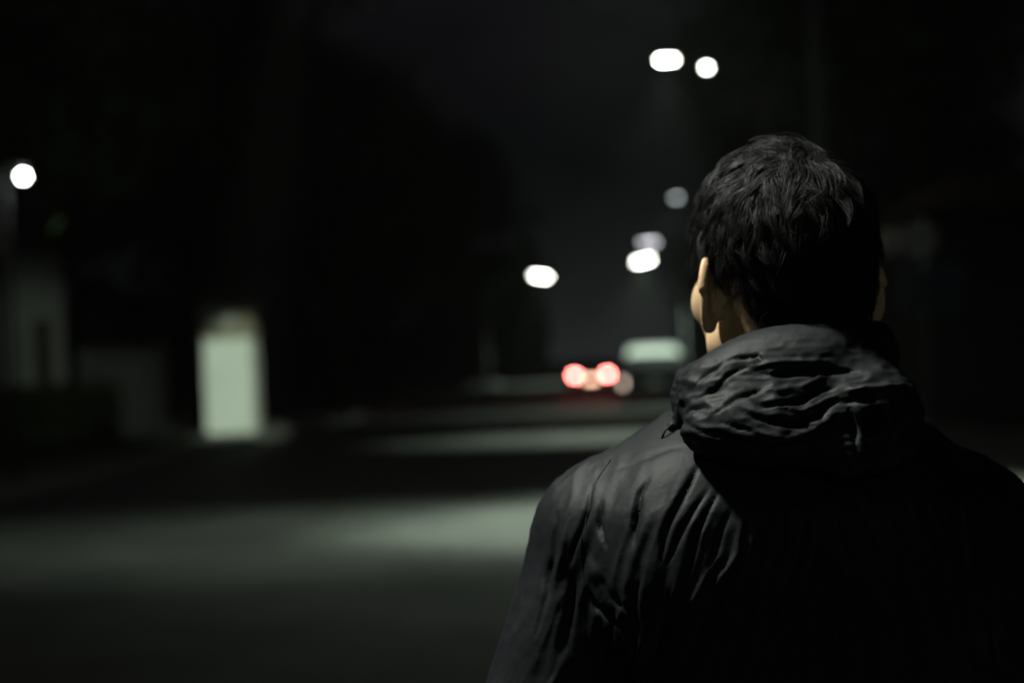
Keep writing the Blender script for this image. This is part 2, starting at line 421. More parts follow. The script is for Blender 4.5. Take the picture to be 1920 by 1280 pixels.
# ---------------------------------------------------------------- trees
def crown_mesh(name, centres, n, size, m):
    """leaf quads spread in clumps through the crown"""
    cs = np.array([c[:3] for c in centres]); rs = np.array([c[3] for c in centres])
    w = rs ** 2; w = w / w.sum()
    nc = max(60, n // 26)
    ci = rng.choice(len(cs), nc, p=w)
    u = rng.normal(size=(nc, 3)); u /= np.linalg.norm(u, axis=1)[:, None]
    rad = rs[ci] * rng.uniform(.45, 1.04, nc)
    cp = cs[ci] + u * rad[:, None] * np.array([1, 1, .8])
    k = rng.integers(0, nc, n)
    P = cp[k] + rng.normal(size=(n, 3)) * (.30 + .12 * rng.random((n, 1)))
    d1 = rng.normal(size=(n, 3)); d1[:, 2] -= .3; d1 /= np.linalg.norm(d1, axis=1)[:, None]
    d2 = np.cross(d1, rng.normal(size=(n, 3))); d2 /= np.linalg.norm(d2, axis=1)[:, None]
    s = size * rng.uniform(.6, 1.3, (n, 1))
    V = np.stack([P - d1 * s, P + d2 * s * .42, P + d1 * s, P - d2 * s * .42], 1).reshape(-1, 3)
    F = np.arange(4 * n).reshape(-1, 4)
    me = meshobj(name, V, F, m); dat = me.data; bpy.data.objects.remove(me); return dat

def trunk_mesh(name, h, r, centres):
    mb = MB()
    pts = [(0, 0, 0), (0, 0, .25), (.05, .03, h * .3), (.12, -.04, h * .65), (.05, 0, h)]
    mb.tube(pts, [r * 1.5, r * 1.1, r * .9, r * .75, r * .5], 10)
    for c in centres:
        s0 = Vector((.1, 0, h * random.uniform(.6, .95)))
        e = Vector(c[:3]); mid = s0.lerp(e, .5) + Vector((random.uniform(-.3, .3), random.uniform(-.3, .3), .3))
        mb.tube([s0, mid, e], [r * .42, r * .26, r * .08], 7)
    o = mb.build(name, M['bark'], None, True); d = o.data; bpy.data.objects.remove(o); return d

def tree_kind(h, r, spread, nb, n, size, m, tr=.2):
    cs = []
    for i in range(nb):
        an = 2 * PI * i / nb * 1.618 + random.random()
        q_ = random.uniform(.2, .75) * spread
        cs.append((math.cos(an) * q_, math.sin(an) * q_, h + r * random.uniform(-.5, .9), r * random.uniform(.42, .62)))
    cs.append((0, 0, h + r * .4, r * .6))
    return trunk_mesh('trunk', h * .8, tr, cs), crown_mesh('crown', cs, n, size, m)

KA = tree_kind(7.0, 3.6, 3.8, 9, 15000, .14, M['leaf'], .26)
KB = tree_kind(5.5, 3.2, 3.0, 8, 12000, .14, M['leaf2'], .2)
KC = tree_kind(9.0, 4.6, 4.6, 10, 16000, .17, M['leaf2'], .32)
def tree(k, P, rz, sc, label, group='trees lining both sides of the road'):
    t = thing('tree', label, 'tree', P, rz, group); t.scale = (sc, sc, sc)
    link(bpy.data.objects.new('trunk', k[0]), t); link(bpy.data.objects.new('crown', k[1]), t)
    return t
tree(KA, S(-10.2, 22, 0), .4, 1.22, 'big dark tree at the left whose crown fills the top left corner')
tree(KA, S(-11.5, 41, 0), 1.9, 1.35, 'dark tree just behind the white pillar on the left')
tree(KB, S(-10.0, 49, 0), 2.5, 1.4, 'mid sized tree right of the white pillar beyond the faint pole')
tree(KA, S(-10.2, 60, 0), .9, 1.15, 'leafy tree left of the far lamp that stands alone')
tree(KC, S(-9.6, 78, 0), 4.2, 1.05, 'tall tree standing at the left beside the farthest lamps')
tree(KB, S(-9.8, 100, 0), 4.0, 1.1, 'small far tree beyond the lone lamp on the left')
tree(KA, S(7.0, 32.5, 0), 2.1, 1.6, 'big tree over the road behind the lamp with two heads')
tree(KA, S(9.6, 47, 0), 3.3, 1.1, 'dark tree right of the road hidden behind the head of the person')
tree(KB, S(7.4, 63, 0), 5.3, 1.1, 'mid sized tree on the right just beyond the parked van')
tree(KC, S(8.5, 84, 0), .3, 1.1, 'tall far tree on the right beside the lilac glowing lamp')
tree(KB, S(7.5, 104, 0), 1.3, 1.2, 'far tree closing the street on the right')
tree(KA, S(15.5, 25, 0), 2.7, 1.15, 'dark tree over the shop at the right edge')

tree(KB, S(-19, 44, 0), 3.0, 1.3, 'tree standing behind the house at the far left')
tree(KA, S(-18, 58, 0), 5.0, 1.2, 'second row tree left of the road behind the wall and pillar')
tree(KB, S(-17, 74, 0), 2.0, 1.4, 'second row tree seen between the faint pole and the lone lamp')
tree(KA, S(-16, 96, 0), 1.0, 1.2, 'farthest second row tree left of the lone lamp')
# far-off wood that closes the street
mb = MB()
o = meshobj('far_wood', *(lambda n: (np.stack([P for P in n[0]], 0), n[1]))(
    (lambda N: ((lambda C, d1, d2: np.stack([C - d1, C + d2, C + d1, C - d2], 1).reshape(-1, 3))(
        (lambda X_: np.stack([X_, rng.uniform(150, 175, N), np.abs(rng.normal(0, 1, N)) * np.where(X_ < 4, 7, 5) + .2], 1))(np.where(rng.random(N) < .55, rng.uniform(-90, 4, N), rng.uniform(20, 100, N))),
        rng.normal(size=(N, 3)) * .5, rng.normal(size=(N, 3)) * .4), np.arange(4 * N).reshape(-1, 4)))(26000)), M['leaf2'])
o['label'] = 'dark far wood closing the end of the street'; o['category'] = 'wood'; o['kind'] = 'stuff'

# ---------------------------------------------------------------- vehicles
def vehicle(name, label, cat, P, rz, prof, width, roofw, body, roofm, lampm, platem, lampz, lampx, lampsz, glass, wheel_r, length, rearglass):
    """prof: outline (y from the rear, z) upper line, lofted across the width with tumblehome"""
    t = thing(name, label, cat, P, rz)
    zb = .28
    us = [-1, -.94, -.8, -.4, 0, .4, .8, .94, 1]
    def section(prof_, zmin):
        V = []; F = []
        n = len(prof_)
        for (y, z, wf) in prof_:
            for u in us:
                edge = max(0, abs(u) - .8) / .2
                V.append((u * width / 2 * wf, y, z - .07 * edge ** 2 - .02 * u * u))
            # down the sides
        m_ = len(us)
        for i in range(n - 1):
            for j in range(m_ - 1):
                a_ = i * m_ + j; F.append((a_, a_ + 1, a_ + m_ + 1, a_ + m_))
        # sides to the sill
        for side in (0, m_ - 1):
            base = len(V)
            for (y, z, wf) in prof_:
                x = us[side] * width / 2
                zz = min(z, .92)
                V.append((x * (1.0), y, min(zz, max(zb, zz)))); V.append((x * .97, y, zb))
            for i in range(n - 1):
                top0 = i * m_ + side; top1 = (i + 1) * m_ + side
                b0 = base + 2 * i; b1 = base + 2 * (i + 1)
                q1 = (top0, top1, b1, b0); q2 = (b0, b1, b1 + 1, b0 + 1)
                if side == 0: q1 = q1[::-1]; q2 = q2[::-1]
                F.append(q1); F.append(q2)
        return V, F
    V, F = section(prof, zb)
    mb_ = MB().add(V, F); mb_.box((0, length / 2, .42), (width * .93, length * .94, .3), .04)
    mb_.build('body', body, t, False)
    # roof panel in its own colour; on the van, pale for lamp light
    rp_ = [p for p in prof if p[1] > roofm[1]]
    Vr = []; Fr = []; nn = len(rp_)
    for (y, z, wf) in rp_:
        for u in us:
            edge = max(0, abs(u) - .8) / .2
            Vr.append((u * width / 2 * wf * .985, y, z - .07 * edge ** 2 - .02 * u * u + .012))
    for i in range(nn - 1):
        for j in range(len(us) - 1):
            a_ = i * len(us) + j; Fr.append((a_, a_ + 1, a_ + len(us) + 1, a_ + len(us)))
    MB().add(Vr, Fr).build('roof', roofm[0], t, True)
    (y0, z0, y1, z1, gw) = rearglass
    off = .022
    MB().add([(-gw, y0 - off, z0), (gw, y0 - off, z0), (gw * .86, y1 - off, z1), (-gw * .86, y1 - off, z1), (-gw, y0 + .0, z0), (gw, y0, z0), (gw * .86, y1, z1), (-gw * .86, y1, z1)],
             [(0, 1, 2, 3), (7, 6, 5, 4), (0, 4, 5, 1), (1, 5, 6, 2), (2, 6, 7, 3), (3, 7, 4, 0)]).build('rear_window', glass, t)
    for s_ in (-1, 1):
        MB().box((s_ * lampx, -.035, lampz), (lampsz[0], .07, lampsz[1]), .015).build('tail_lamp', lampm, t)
        MB().box((s_ * (width / 2 + .10), length * .66, 1.0), (.16, .09, .13), .02).build('wing_mirror', M['plastic'], t)
        MB().add([(s_ * (width / 2 + .006), length * .28, .95), (s_ * (width / 2 + .006), length * .66, .95), (s_ * (width / 2 * .93 + .006), length * .56, prof[len(prof) // 2][1] - .14), (s_ * (width / 2 * .93 + .006), length * .30, prof[len(prof) // 2][1] - .14)],
                 [(0, 1, 2, 3) if s_ > 0 else (3, 2, 1, 0)]).build('side_window', glass, t)
    MB().box((0, -.06, .47), (width * .96, .16, .24), .04).build('bumper', M['plastic'], t)
    MB().box((0, -.06, .68), (.40, .03, .11), .005).build('number_plate', platem, t)
    for s_ in (-1, 1):
        for y in (length * .17, length * .80):
            wv = MB().tube([(s_ * (width / 2 - .20), y, wheel_r), (s_ * (width / 2 - .17), y, wheel_r), (s_ * (width / 2 - .02), y, wheel_r), (s_ * (width / 2 + .005), y, wheel_r)], [wheel_r * .9, wheel_r, wheel_r, wheel_r * .9], 20).build('wheel', M['rubber'], t, False)
            MB().tube([(s_ * (width / 2 + .002), y, wheel_r), (s_ * (width / 2 + .012), y, wheel_r)], wheel_r * .6, 16).build('rim', M['alloy'], wv)
    return t

sedan = [(0, .55, .93), (.0, .95, .95), (.12, 1.02, .96), (.55, 1.06, .95), (1.15, 1.40, .80), (1.9, 1.46, .76), (2.5, 1.42, .78), (3.15, 1.02, .93), (3.9, .92, .94), (4.25, .78, .9), (4.3, .5, .85)]
cP = W(1110, 742, 54)
vehicle('car', 'dark car driving away with both red tail lamps lit', 'car', (cP.x, 54, 0), -A - R(1), sedan, 1.72, 1.3, M['carpaint'], (M['carpaint'], 1.3), M['tail'], M['plate'], .86, .62, (.22, .16), M['glass'], .31, 4.3,
        (.60, 1.08, 1.12, 1.36, .62))
van = [(0, .5, .96), (0, 1.16, .97), (.10, 1.32, .95), (.26, 1.52, .92), (.46, 1.68, .88), (.8, 1.76, .86), (1.6, 1.80, .86), (2.7, 1.76, .86), (3.4, 1.15, .94), (4.1, 1.0, .95), (4.4, .55, .9)]
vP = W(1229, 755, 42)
vehicle('van', 'parked dark van with lamp light coloured into its pale rounded roof beside the red lit car', 'van', (vP.x, 42, 0), -A, van, 1.78, 1.5, M['carpaint'], (M['carlit'], 1.48), M['dimtail'], M['plaque'], .72, .93, (.10, .22), M['glass'], .34, 4.4,
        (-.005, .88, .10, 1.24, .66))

# ---------------------------------------------------------------- thin night haze
hz = MB().box((0, 85, 12.2), (160, 230, 26.4)).build('haze', None); hz['kind'] = 'stuff'
m_ = bpy.data.materials.new('air'); m_.use_nodes = True; n_t = m_.node_tree; n_t.nodes.clear()
o_ = n_t.nodes.new('ShaderNodeOutputMaterial'); v_ = n_t.nodes.new('ShaderNodeVolumePrincipled')
v_.inputs['Density'].default_value = .00035; v_.inputs['Color'].default_value = (.9, .9, .9, 1)
n_t.links.new(v_.outputs[0], o_.inputs['Volume']); hz.data.materials.append(m_)

# ---------------------------------------------------------------- person: implicit surfaces turned into skin and cloth
def grid_eval(fn, xs, ys, zs):
    X = xs[:, None, None].astype(np.float32); Y = ys[None, :, None].astype(np.float32); Z = zs[None, None, :].astype(np.float32)
    X, Y, Z = np.broadcast_arrays(X, Y, Z)
    return fn(X, Y, Z)

def surfnet(F, xs, ys, zs):
    ins = F < 0
    c = [ins[i:ins.shape[0] - 1 + i, j:ins.shape[1] - 1 + j, k:ins.shape[2] - 1 + k] for i in (0, 1) for j in (0, 1) for k in (0, 1)]
    s = sum(x.astype(np.int8) for x in c); act = (s > 0) & (s < 8)
    idx = np.argwhere(act); ids = -np.ones(act.shape, np.int32); ids[act] = np.arange(len(idx))
    acc = np.zeros((len(idx), 3)); cnt = np.zeros(len(idx))
    ax = (xs, ys, zs)
    corners = [(i, j, k) for i in (0, 1) for j in (0, 1) for k in (0, 1)]
    for a_ in corners:
        for d_ in range(3):
            if a_[d_] == 1: continue
            b = list(a_); b[d_] = 1
            ia = idx + np.array(a_); ib = idx + np.array(b)
            fa = F[ia[:, 0], ia[:, 1], ia[:, 2]]; fb = F[ib[:, 0], ib[:, 1], ib[:, 2]]
            mk = (fa < 0) != (fb < 0)
            tt = np.where(mk, fa / np.where(mk, fa - fb, 1), 0)
            pa = np.stack([ax[q_][ia[:, q_]] for q_ in range(3)], 1); pb = np.stack([ax[q_][ib[:, q_]] for q_ in range(3)], 1)
            acc += np.where(mk[:, None], pa + (pb - pa) * tt[:, None], 0); cnt += mk
    V = acc / cnt[:, None]
    faces = []
    for d_ in range(3):
        sl0 = [slice(None)] * 3; sl1 = [slice(None)] * 3
        sl0[d_] = slice(0, -1); sl1[d_] = slice(1, None)
        a0 = ins[tuple(sl0)]; a1 = ins[tuple(sl1)]
        e = np.argwhere(a0 != a1); u, v = [q_ for q_ in range(3) if q_ != d_]
        ok = (e[:, u] > 0) & (e[:, v] > 0) & (e[:, u] < ins.shape[u] - 1) & (e[:, v] < ins.shape[v] - 1); e = e[ok]
        def cid(du, dv):
            q_ = e.copy(); q_[:, u] += du; q_[:, v] += dv; return ids[q_[:, 0], q_[:, 1], q_[:, 2]]
        quad = np.stack([cid(-1, -1), cid(0, -1), cid(0, 0), cid(-1, 0)], 1)
        fl = a0[e[:, 0], e[:, 1], e[:, 2]]
        if d_ == 1: fl = ~fl
        quad[~fl] = quad[~fl][:, ::-1]
        faces.append(quad)
    Fc = np.concatenate(faces); Fc = Fc[(Fc >= 0).all(1)]
    return V, Fc

def vnormals(V, F):
    n = np.cross(V[F[:, 2]] - V[F[:, 0]], V[F[:, 3]] - V[F[:, 1]])
    N = np.zeros_like(V)
    for k in range(4): np.add.at(N, F[:, k], n)
    return N / (np.linalg.norm(N, axis=1)[:, None] + 1e-12)

def lapl(V, F, it=2, lam=.5):
    E = np.concatenate([F[:, [0, 1]], F[:, [1, 2]], F[:, [2, 3]], F[:, [3, 0]]]); E = np.concatenate([E, E[:, ::-1]])
    cnt = np.bincount(E[:, 0], minlength=len(V))[:, None] + 1e-9
    for _ in range(it):
        A_ = np.stack([np.bincount(E[:, 0], V[E[:, 1], q_], minlength=len(V)) for q_ in range(3)], 1)
        V = V + lam * (A_ / cnt - V)
    return V

def smin(a_, b, k):
    h = np.clip(.5 + .5 * (b - a_) / k, 0, 1); return b + (a_ - b) * h - k * h * (1 - h)
def ell(X, Y, Z, c, r):
    x = (X - c[0]) / r[0]; y = (Y - c[1]) / r[1]; z = (Z - c[2]) / r[2]
    k0 = np.sqrt(x * x + y * y + z * z) + 1e-6
    k1 = np.sqrt((x / r[0]) ** 2 + (y / r[1]) ** 2 + (z / r[2]) ** 2) + 1e-6
    return k0 * (k0 - 1) / k1
def cap(X, Y, Z, a_, b, ra, rb=None):
    rb = ra if rb is None else rb
    a_ = np.array(a_, float); b = np.array(b, float); d = b - a_
    px, py, pz = X - a_[0], Y - a_[1], Z - a_[2]
    h = np.clip((px * d[0] + py * d[1] + pz * d[2]) / (d @ d), 0, 1)
    return np.sqrt((px - d[0] * h) ** 2 + (py - d[1] * h) ** 2 + (pz - d[2] * h) ** 2) - (ra + (rb - ra) * h)

# --- head, in its own frame: x right, y forward, z up, origin at the middle of the skull
HC = W(1464, 476, 1.405)
YAW = R(15)
def ear(X, Y, Z, sgn):
    x0 = X * sgn                                  # both ears as if on the +x side
    c = (.0755, -.006, -.040)
    x, y, z = x0 - c[0], Y - c[1], Z - c[2]
    a_ = R(38)                                    # plate swings out at its rear edge
    xr = x * math.cos(a_) + y * math.sin(a_); yr = -x * math.sin(a_) + y * math.cos(a_)
    b_2 = R(8); yy = yr * math.cos(b_2) - z * math.sin(b_2); zz = yr * math.sin(b_2) + z * math.cos(b_2)
    yy = yy + .012                                # most of the plate is behind the joint
    w = np.where(zz > 0, 1.0, .80 + .0 * zz)
    rr = np.sqrt((yy / (.0190 * w)) ** 2 + (zz / .0325) ** 2)
    d_plane = np.abs(xr - .002) - .0026
    plate = np.maximum(d_plane, (rr - 1) * .0175)
    ring = np.sqrt(((rr - .93) * .0175) ** 2 + (xr - .004) ** 2) - .0034
    lobe = ell(xr, yy, zz, (.001, .004, -.026), (.0048, .0095, .010))
    root = ell(xr, yy, zz, (-.006, .010, 0), (.009, .010, .024))
    e = smin(plate, ring, .004); e = smin(e, lobe, .005); e = smin(e, root, .005)
    return e
def head_local(X, Y, Z):
    d = ell(X, Y, Z, (0, -.010, .004), (.0745, .094, .097))
    d = smin(d, ell(X, Y, Z, (0, .036, -.054), (.0645, .056, .070)), .03)
    for s_ in (-1, 1):
        d = smin(d, cap(X, Y, Z, (s_ * .058, .008, -.086), (s_ * .020, .078, -.112), .019, .015), .028)
        d = smin(d, ell(X, Y, Z, (s_ * .050, .054, -.044), (.022, .024, .024)), .02)
        d = smin(d, ell(X, Y, Z, (s_ * .031, .078, -.014), (.013, .012, .010)), .006)
    d = smin(d, ell(X, Y, Z, (0, .082, -.112), (.022, .016, .015)), .02)
    d = smin(d, cap(X, Y, Z, (-.036, .078, .004), (.036, .078, .004), .010), .014)
    d = smin(d, cap(X, Y, Z, (0, .088, -.004), (0, .108, -.044), .007, .010), .010)
    for s_ in (-1, 1): d = smin(d, ell(X, Y, Z, (s_ * .012, .098, -.047), (.007, .009, .006)), .006)
    d = smin(d, ell(X, Y, Z, (0, .089, -.072), (.023, .009, .005)), .005)
    d = smin(d, ell(X, Y, Z, (0, .088, -.083), (.020, .009, .006)), .005)
    d = smin(d, cap(X, Y, Z, (0, -.022, -.07), (0, -.040, -.26), .058, .064), .03)
    return d
def head_full(X, Y, Z):
    d = head_local(X, Y, Z)
    for s_ in (-1, 1): d = smin(d, ear(X, Y, Z, s_), .005)
    return d
cy_, sy_ = math.cos(YAW), math.sin(YAW)
def h2w(P):
    return np.stack([P[:, 0] * cy_ - P[:, 1] * sy_ + HC.x, P[:, 0] * sy_ + P[:, 1] * cy_ + HC.y, P[:, 2] + HC.z], 1)

xs = np.arange(-.112, .113, .0019); ys = np.arange(-.125, .135, .0019); zs = np.arange(-.235, .115, .0019)
Vh, Fh = surfnet(grid_eval(head_full, xs, ys, zs), xs, ys, zs)
Vh = lapl(Vh, Fh, 1, .4)
HEADW = h2w(Vh)

# --- figure frame
BD = 1.39
def Q(px, py, dy=0): p = W(px, py, BD); return (p.x, p.y + dy, p.z)
SHL = Q(1143, 1030); SHR = Q(1806, 1040)
ELL_ = Q(942, 1560, -.02); ELR = Q(2010, 1560, -.02)
cx = W(1475, 1000, BD).x
WRL = (ELL_[0] + .015, BD + .07, ELL_[2] - .25); WRR = (ELR[0] - .015, BD + .07, ELR[2] - .25)
def limb_hand(X, Y, Z, wr, sgn):
    """relaxed hand under the wrist: palm, four bent fingers, thumb"""
    w = np.array(wr); d = ell(X, Y, Z, (w[0], w[1] + .012, w[2] - .055), (.017, .040, .050))
    for k, (dy, ln) in enumerate(((.033, .070), (.012, .080), (-.009, .075), (-.028, .060))):
        a_ = w + (0, .008 + dy, -.092); m_ = a_ + (sgn * -.006, .006, -ln * .5); e = m_ + (sgn * -.018, .008, -ln * .45)
        d = smin(d, np.minimum(cap(X, Y, Z, a_, m_, .009, .0082), cap(X, Y, Z, m_, e, .0082, .007)), .004)
    a_ = w + (0, .040, -.035); m_ = a_ + (sgn * -.012, .020, -.028); e = m_ + (sgn * -.008, .008, -.030)
    d = smin(d, np.minimum(cap(X, Y, Z, a_, m_, .012, .010), cap(X, Y, Z, m_, e, .010, .0085)), .006)
    return d
def torso(X, Y, Z, grow=0, hem=None):
    zt = np.array([.80, .95, 1.05, 1.18, 1.30, 1.36, 1.42, 1.46])
    aw = np.array([.185, .170, .170, .182, .190, .180, .130, .07]); bw = np.array([.125, .118, .115, .122, .125, .115, .085, .06])
    a_ = np.interp(Z, zt, aw) + grow; b = np.interp(Z, zt, bw) + grow
    cyy = BD + np.interp(Z, [.8, 1.1, 1.35, 1.46], [0, -.005, .0, .02])
    x = np.abs((X - cx) / a_); y = np.abs((Y - cyy) / b)
    rr = (x ** 2.3 + y ** 2.3) ** (1 / 2.3)
    d = (rr - 1) * np.minimum(a_, b)
    return np.maximum(d, np.maximum(.80 - Z, Z - 1.45) * .8)
def body_fn(X, Y, Z):
    d = torso(X, Y, Z, -.035)
    for (sh, el, wr, sg) in ((SHL, ELL_, WRL, -1), (SHR, ELR, WRR, 1)):
        s2 = (sh[0] - sg * .01, sh[1], sh[2] - .012)
        d = smin(d, cap(X, Y, Z, s2, el, .050, .038), .03); d = smin(d, cap(X, Y, Z, el, wr, .037, .024), .02)
        d = smin(d, limb_hand(X, Y, Z, wr, sg), .012)
        d = smin(d, cap(X, Y, Z, (cx, BD, 1.44), s2, .045, .045), .03)
    hip = .88
    d = smin(d, ell(X, Y, Z, (cx, BD, .90), (.150, .105, .13)), .05)
    for s_ in (-1, 1):
        k_ = (cx + s_ * .095, BD + .01, .48); an = (cx + s_ * .105, BD - .01, .09)
        d = smin(d, cap(X, Y, Z, (cx + s_ * .085, BD, .86), k_, .078, .052), .04); d = smin(d, cap(X, Y, Z, k_, an, .052, .036), .03)
        d = smin(d, cap(X, Y, Z, (an[0], an[1] - .03, .045), (an[0] + s_ * .02, an[1] + .15, .030), .034, .026), .03)
    d = smin(d, cap(X, Y, Z, (cx, BD - .01, 1.40), (HC.x, BD, 1.50), .058, .055), .03)
    return d
x0, x1 = ELL_[0] - .09, ELR[0] + .09
xs = np.arange(x0, x1, .006); ys = np.arange(BD - .20, BD + .24, .0055); zs = np.arange(-.01, 1.50, .006)
Vb, Fb = surfnet(grid_eval(body_fn, xs, ys, zs), xs, ys, zs); Vb = lapl(Vb, Fb, 1, .4)

feet = Vector((cx, BD, 0))
person = thing('person', 'person in a black hooded jacket seen from behind, head turned slightly left', 'person', feet)
def place(V): return V - np.array(feet)
body = meshobj('body', np.concatenate([place(HEADW), place(Vb)]), np.concatenate([Fh, Fb + len(HEADW)]), M['skin'], person, True)

# trousers and shoes
def legs(X, Y, Z):
    d = ell(X, Y, Z, (cx, BD, .90), (.172, .125, .14))
    for s_ in (-1, 1):
        k_ = (cx + s_ * .095, BD + .01, .48); an = (cx + s_ * .105, BD - .01, .10)
        d = smin(d, cap(X, Y, Z, (cx + s_ * .085, BD, .86), k_, .097, .074), .04); d = smin(d, cap(X, Y, Z, k_, an, .074, .064), .03)
    d = d + .0025 * np.sin(Z * 70 + np.sin(X * 40) * 2)
    return np.maximum(d, .085 - Z)
xs = np.arange(cx - .24, cx + .24, .008); ys = np.arange(BD - .18, BD + .18, .008); zs = np.arange(.05, 1.06, .008)
V, F = surfnet(grid_eval(legs, xs, ys, zs), xs, ys, zs); meshobj('trousers', place(V), F, M['trousers'], person, True)
def shoe_fn(s_):
    ax_ = cx + s_ * .105
    def f(X, Y, Z):
        d = cap(X, Y, Z, (ax_, BD - .035, .055), (ax_ + s_ * .02, BD + .16, .045), .046, .040)
        d = smin(d, cap(X, Y, Z, (ax_, BD - .02, .06), (ax_, BD - .02, .11), .050), .02)
        return np.maximum(d, .022 - Z)
    return f
for s_ in (-1, 1):
    xs = np.arange(cx + s_ * .11 - .10, cx + s_ * .11 + .11, .007); ys = np.arange(BD - .12, BD + .25, .007); zs = np.arange(.0, .18, .007)
    V, F = surfnet(grid_eval(shoe_fn(s_), xs, ys, zs), xs, ys, zs); sh_ = meshobj('shoe', place(V), F, M['shoe'], person, True)
    MB().add([(cx + s_ * .105 + s_ * .02 * max(0, math.sin(a_)) + .05 * math.cos(a_) - feet.x, .062 + .15 * math.sin(a_), z) for z in (0, .026) for a_ in [2 * PI * k / 20 for k in range(20)]],
             [(k, (k + 1) % 20, 20 + (k + 1) % 20, 20 + k) for k in range(20)] + [tuple(range(19, -1, -1)), tuple(range(20, 40))]).build('sole', M['sole'], sh_)

# --- noise for cloth
def vnoise(P, seed=0):
    """smooth value noise on (n,3)"""
    p = np.floor(P).astype(np.int64); f = P - p; f = f * f * (3 - 2 * f); out = 0
    def hsh(a_):
        h = (a_[:, 0] * 374761393 + a_[:, 1] * 668265263 + a_[:, 2] * 2147483647 + seed * 974711) & 0xffffffff
        h = ((h ^ (h >> 13)) * 1274126177) & 0xffffffff; h = h ^ (h >> 16); return (h & 0xffff) / 65535.0
    for i in (0, 1):
        for j in (0, 1):
            for k in (0, 1):
                w = (f[:, 0] if i else 1 - f[:, 0]) * (f[:, 1] if j else 1 - f[:, 1]) * (f[:, 2] if k else 1 - f[:, 2])
                out = out + w * hsh(p + np.array([i, j, k]))
    return out * 2 - 1

def crease(px, py, pts, w, d, sharp=1.0, taper=.25):
    """depth field of one fold along a polyline laid on the cloth"""
    pts = np.array(pts, float); best = np.full(len(px), 1e9); arc = np.zeros(len(px))
    seg = np.linalg.norm(np.diff(pts, axis=0), axis=1); tot = seg.sum(); acc = 0
    for i in range(len(pts) - 1):
        a_ = pts[i]; e = pts[i + 1] - a_
        h = np.clip(((px - a_[0]) * e[0] + (py - a_[1]) * e[1]) / (e @ e), 0, 1)
        dd = np.hypot(px - a_[0] - e[0] * h, py - a_[1] - e[1] * h)
        m_ = dd < best; best = np.where(m_, dd, best); arc = np.where(m_, (acc + h * seg[i]) / tot, arc); acc += seg[i]
    en = np.clip(np.minimum(arc, 1 - arc) / taper, 0, 1) ** .7
    en = np.where(best < 6 * w, en, 0)
    return d * en * np.exp(-(best / (w * (.35 + .65 * en))) ** 2 / 1.0)

# --- jacket
def jacket_fn(X, Y, Z):
    d = torso(X, Y, Z, .012)
    for (sh, el, wr, sg) in ((SHL, ELL_, WRL, -1), (SHR, ELR, WRR, 1)):
        e2 = (el[0], el[1], el[2])
        d = smin(d, cap(X, Y, Z, sh, e2, .074, .060), .022)
        d = smin(d, cap(X, Y, Z, e2, wr, .060, .045), .03)
        n0 = Q(1475 + sg * 62, 905); s0 = Q(1475 + sg * 320, 985)
        d = smin(d, cap(X, Y, Z, n0, s0, .068, .066), .035)
        d = np.maximum(d, wr[2] + .005 - Z)
    # neckline
    d = smin(d, cap(X, Y, Z, (cx, BD, 1.40), (cx, BD + .005, 1.475), .085, .072), .035)
    # shoulder blades
    for sg in (-1, 1): d = smin(d, ell(X, Y, Z, Q(1475 + sg * 175, 1040, -.075), (.085, .055, .10)), .05)
    return d
xs = np.arange(x0 - .0, x1 + .0, .0025); ys = np.arange(BD - .21, BD + .20, .0034)
zs = np.concatenate([np.arange(.74, 1.14, .008), np.arange(1.14, 1.50, .0025)])
Vj, Fj = surfnet(grid_eval(jacket_fn, xs, ys, zs), xs, ys, zs); Vj = lapl(Vj, Fj, 2, .5)
Nj = vnormals(Vj, Fj)
if (Nj * (Vj - np.array([cx, BD, 1.2]))).sum() < 0: Nj = -Nj; Fj = Fj[:, ::-1]
px, py = proj(Vj)
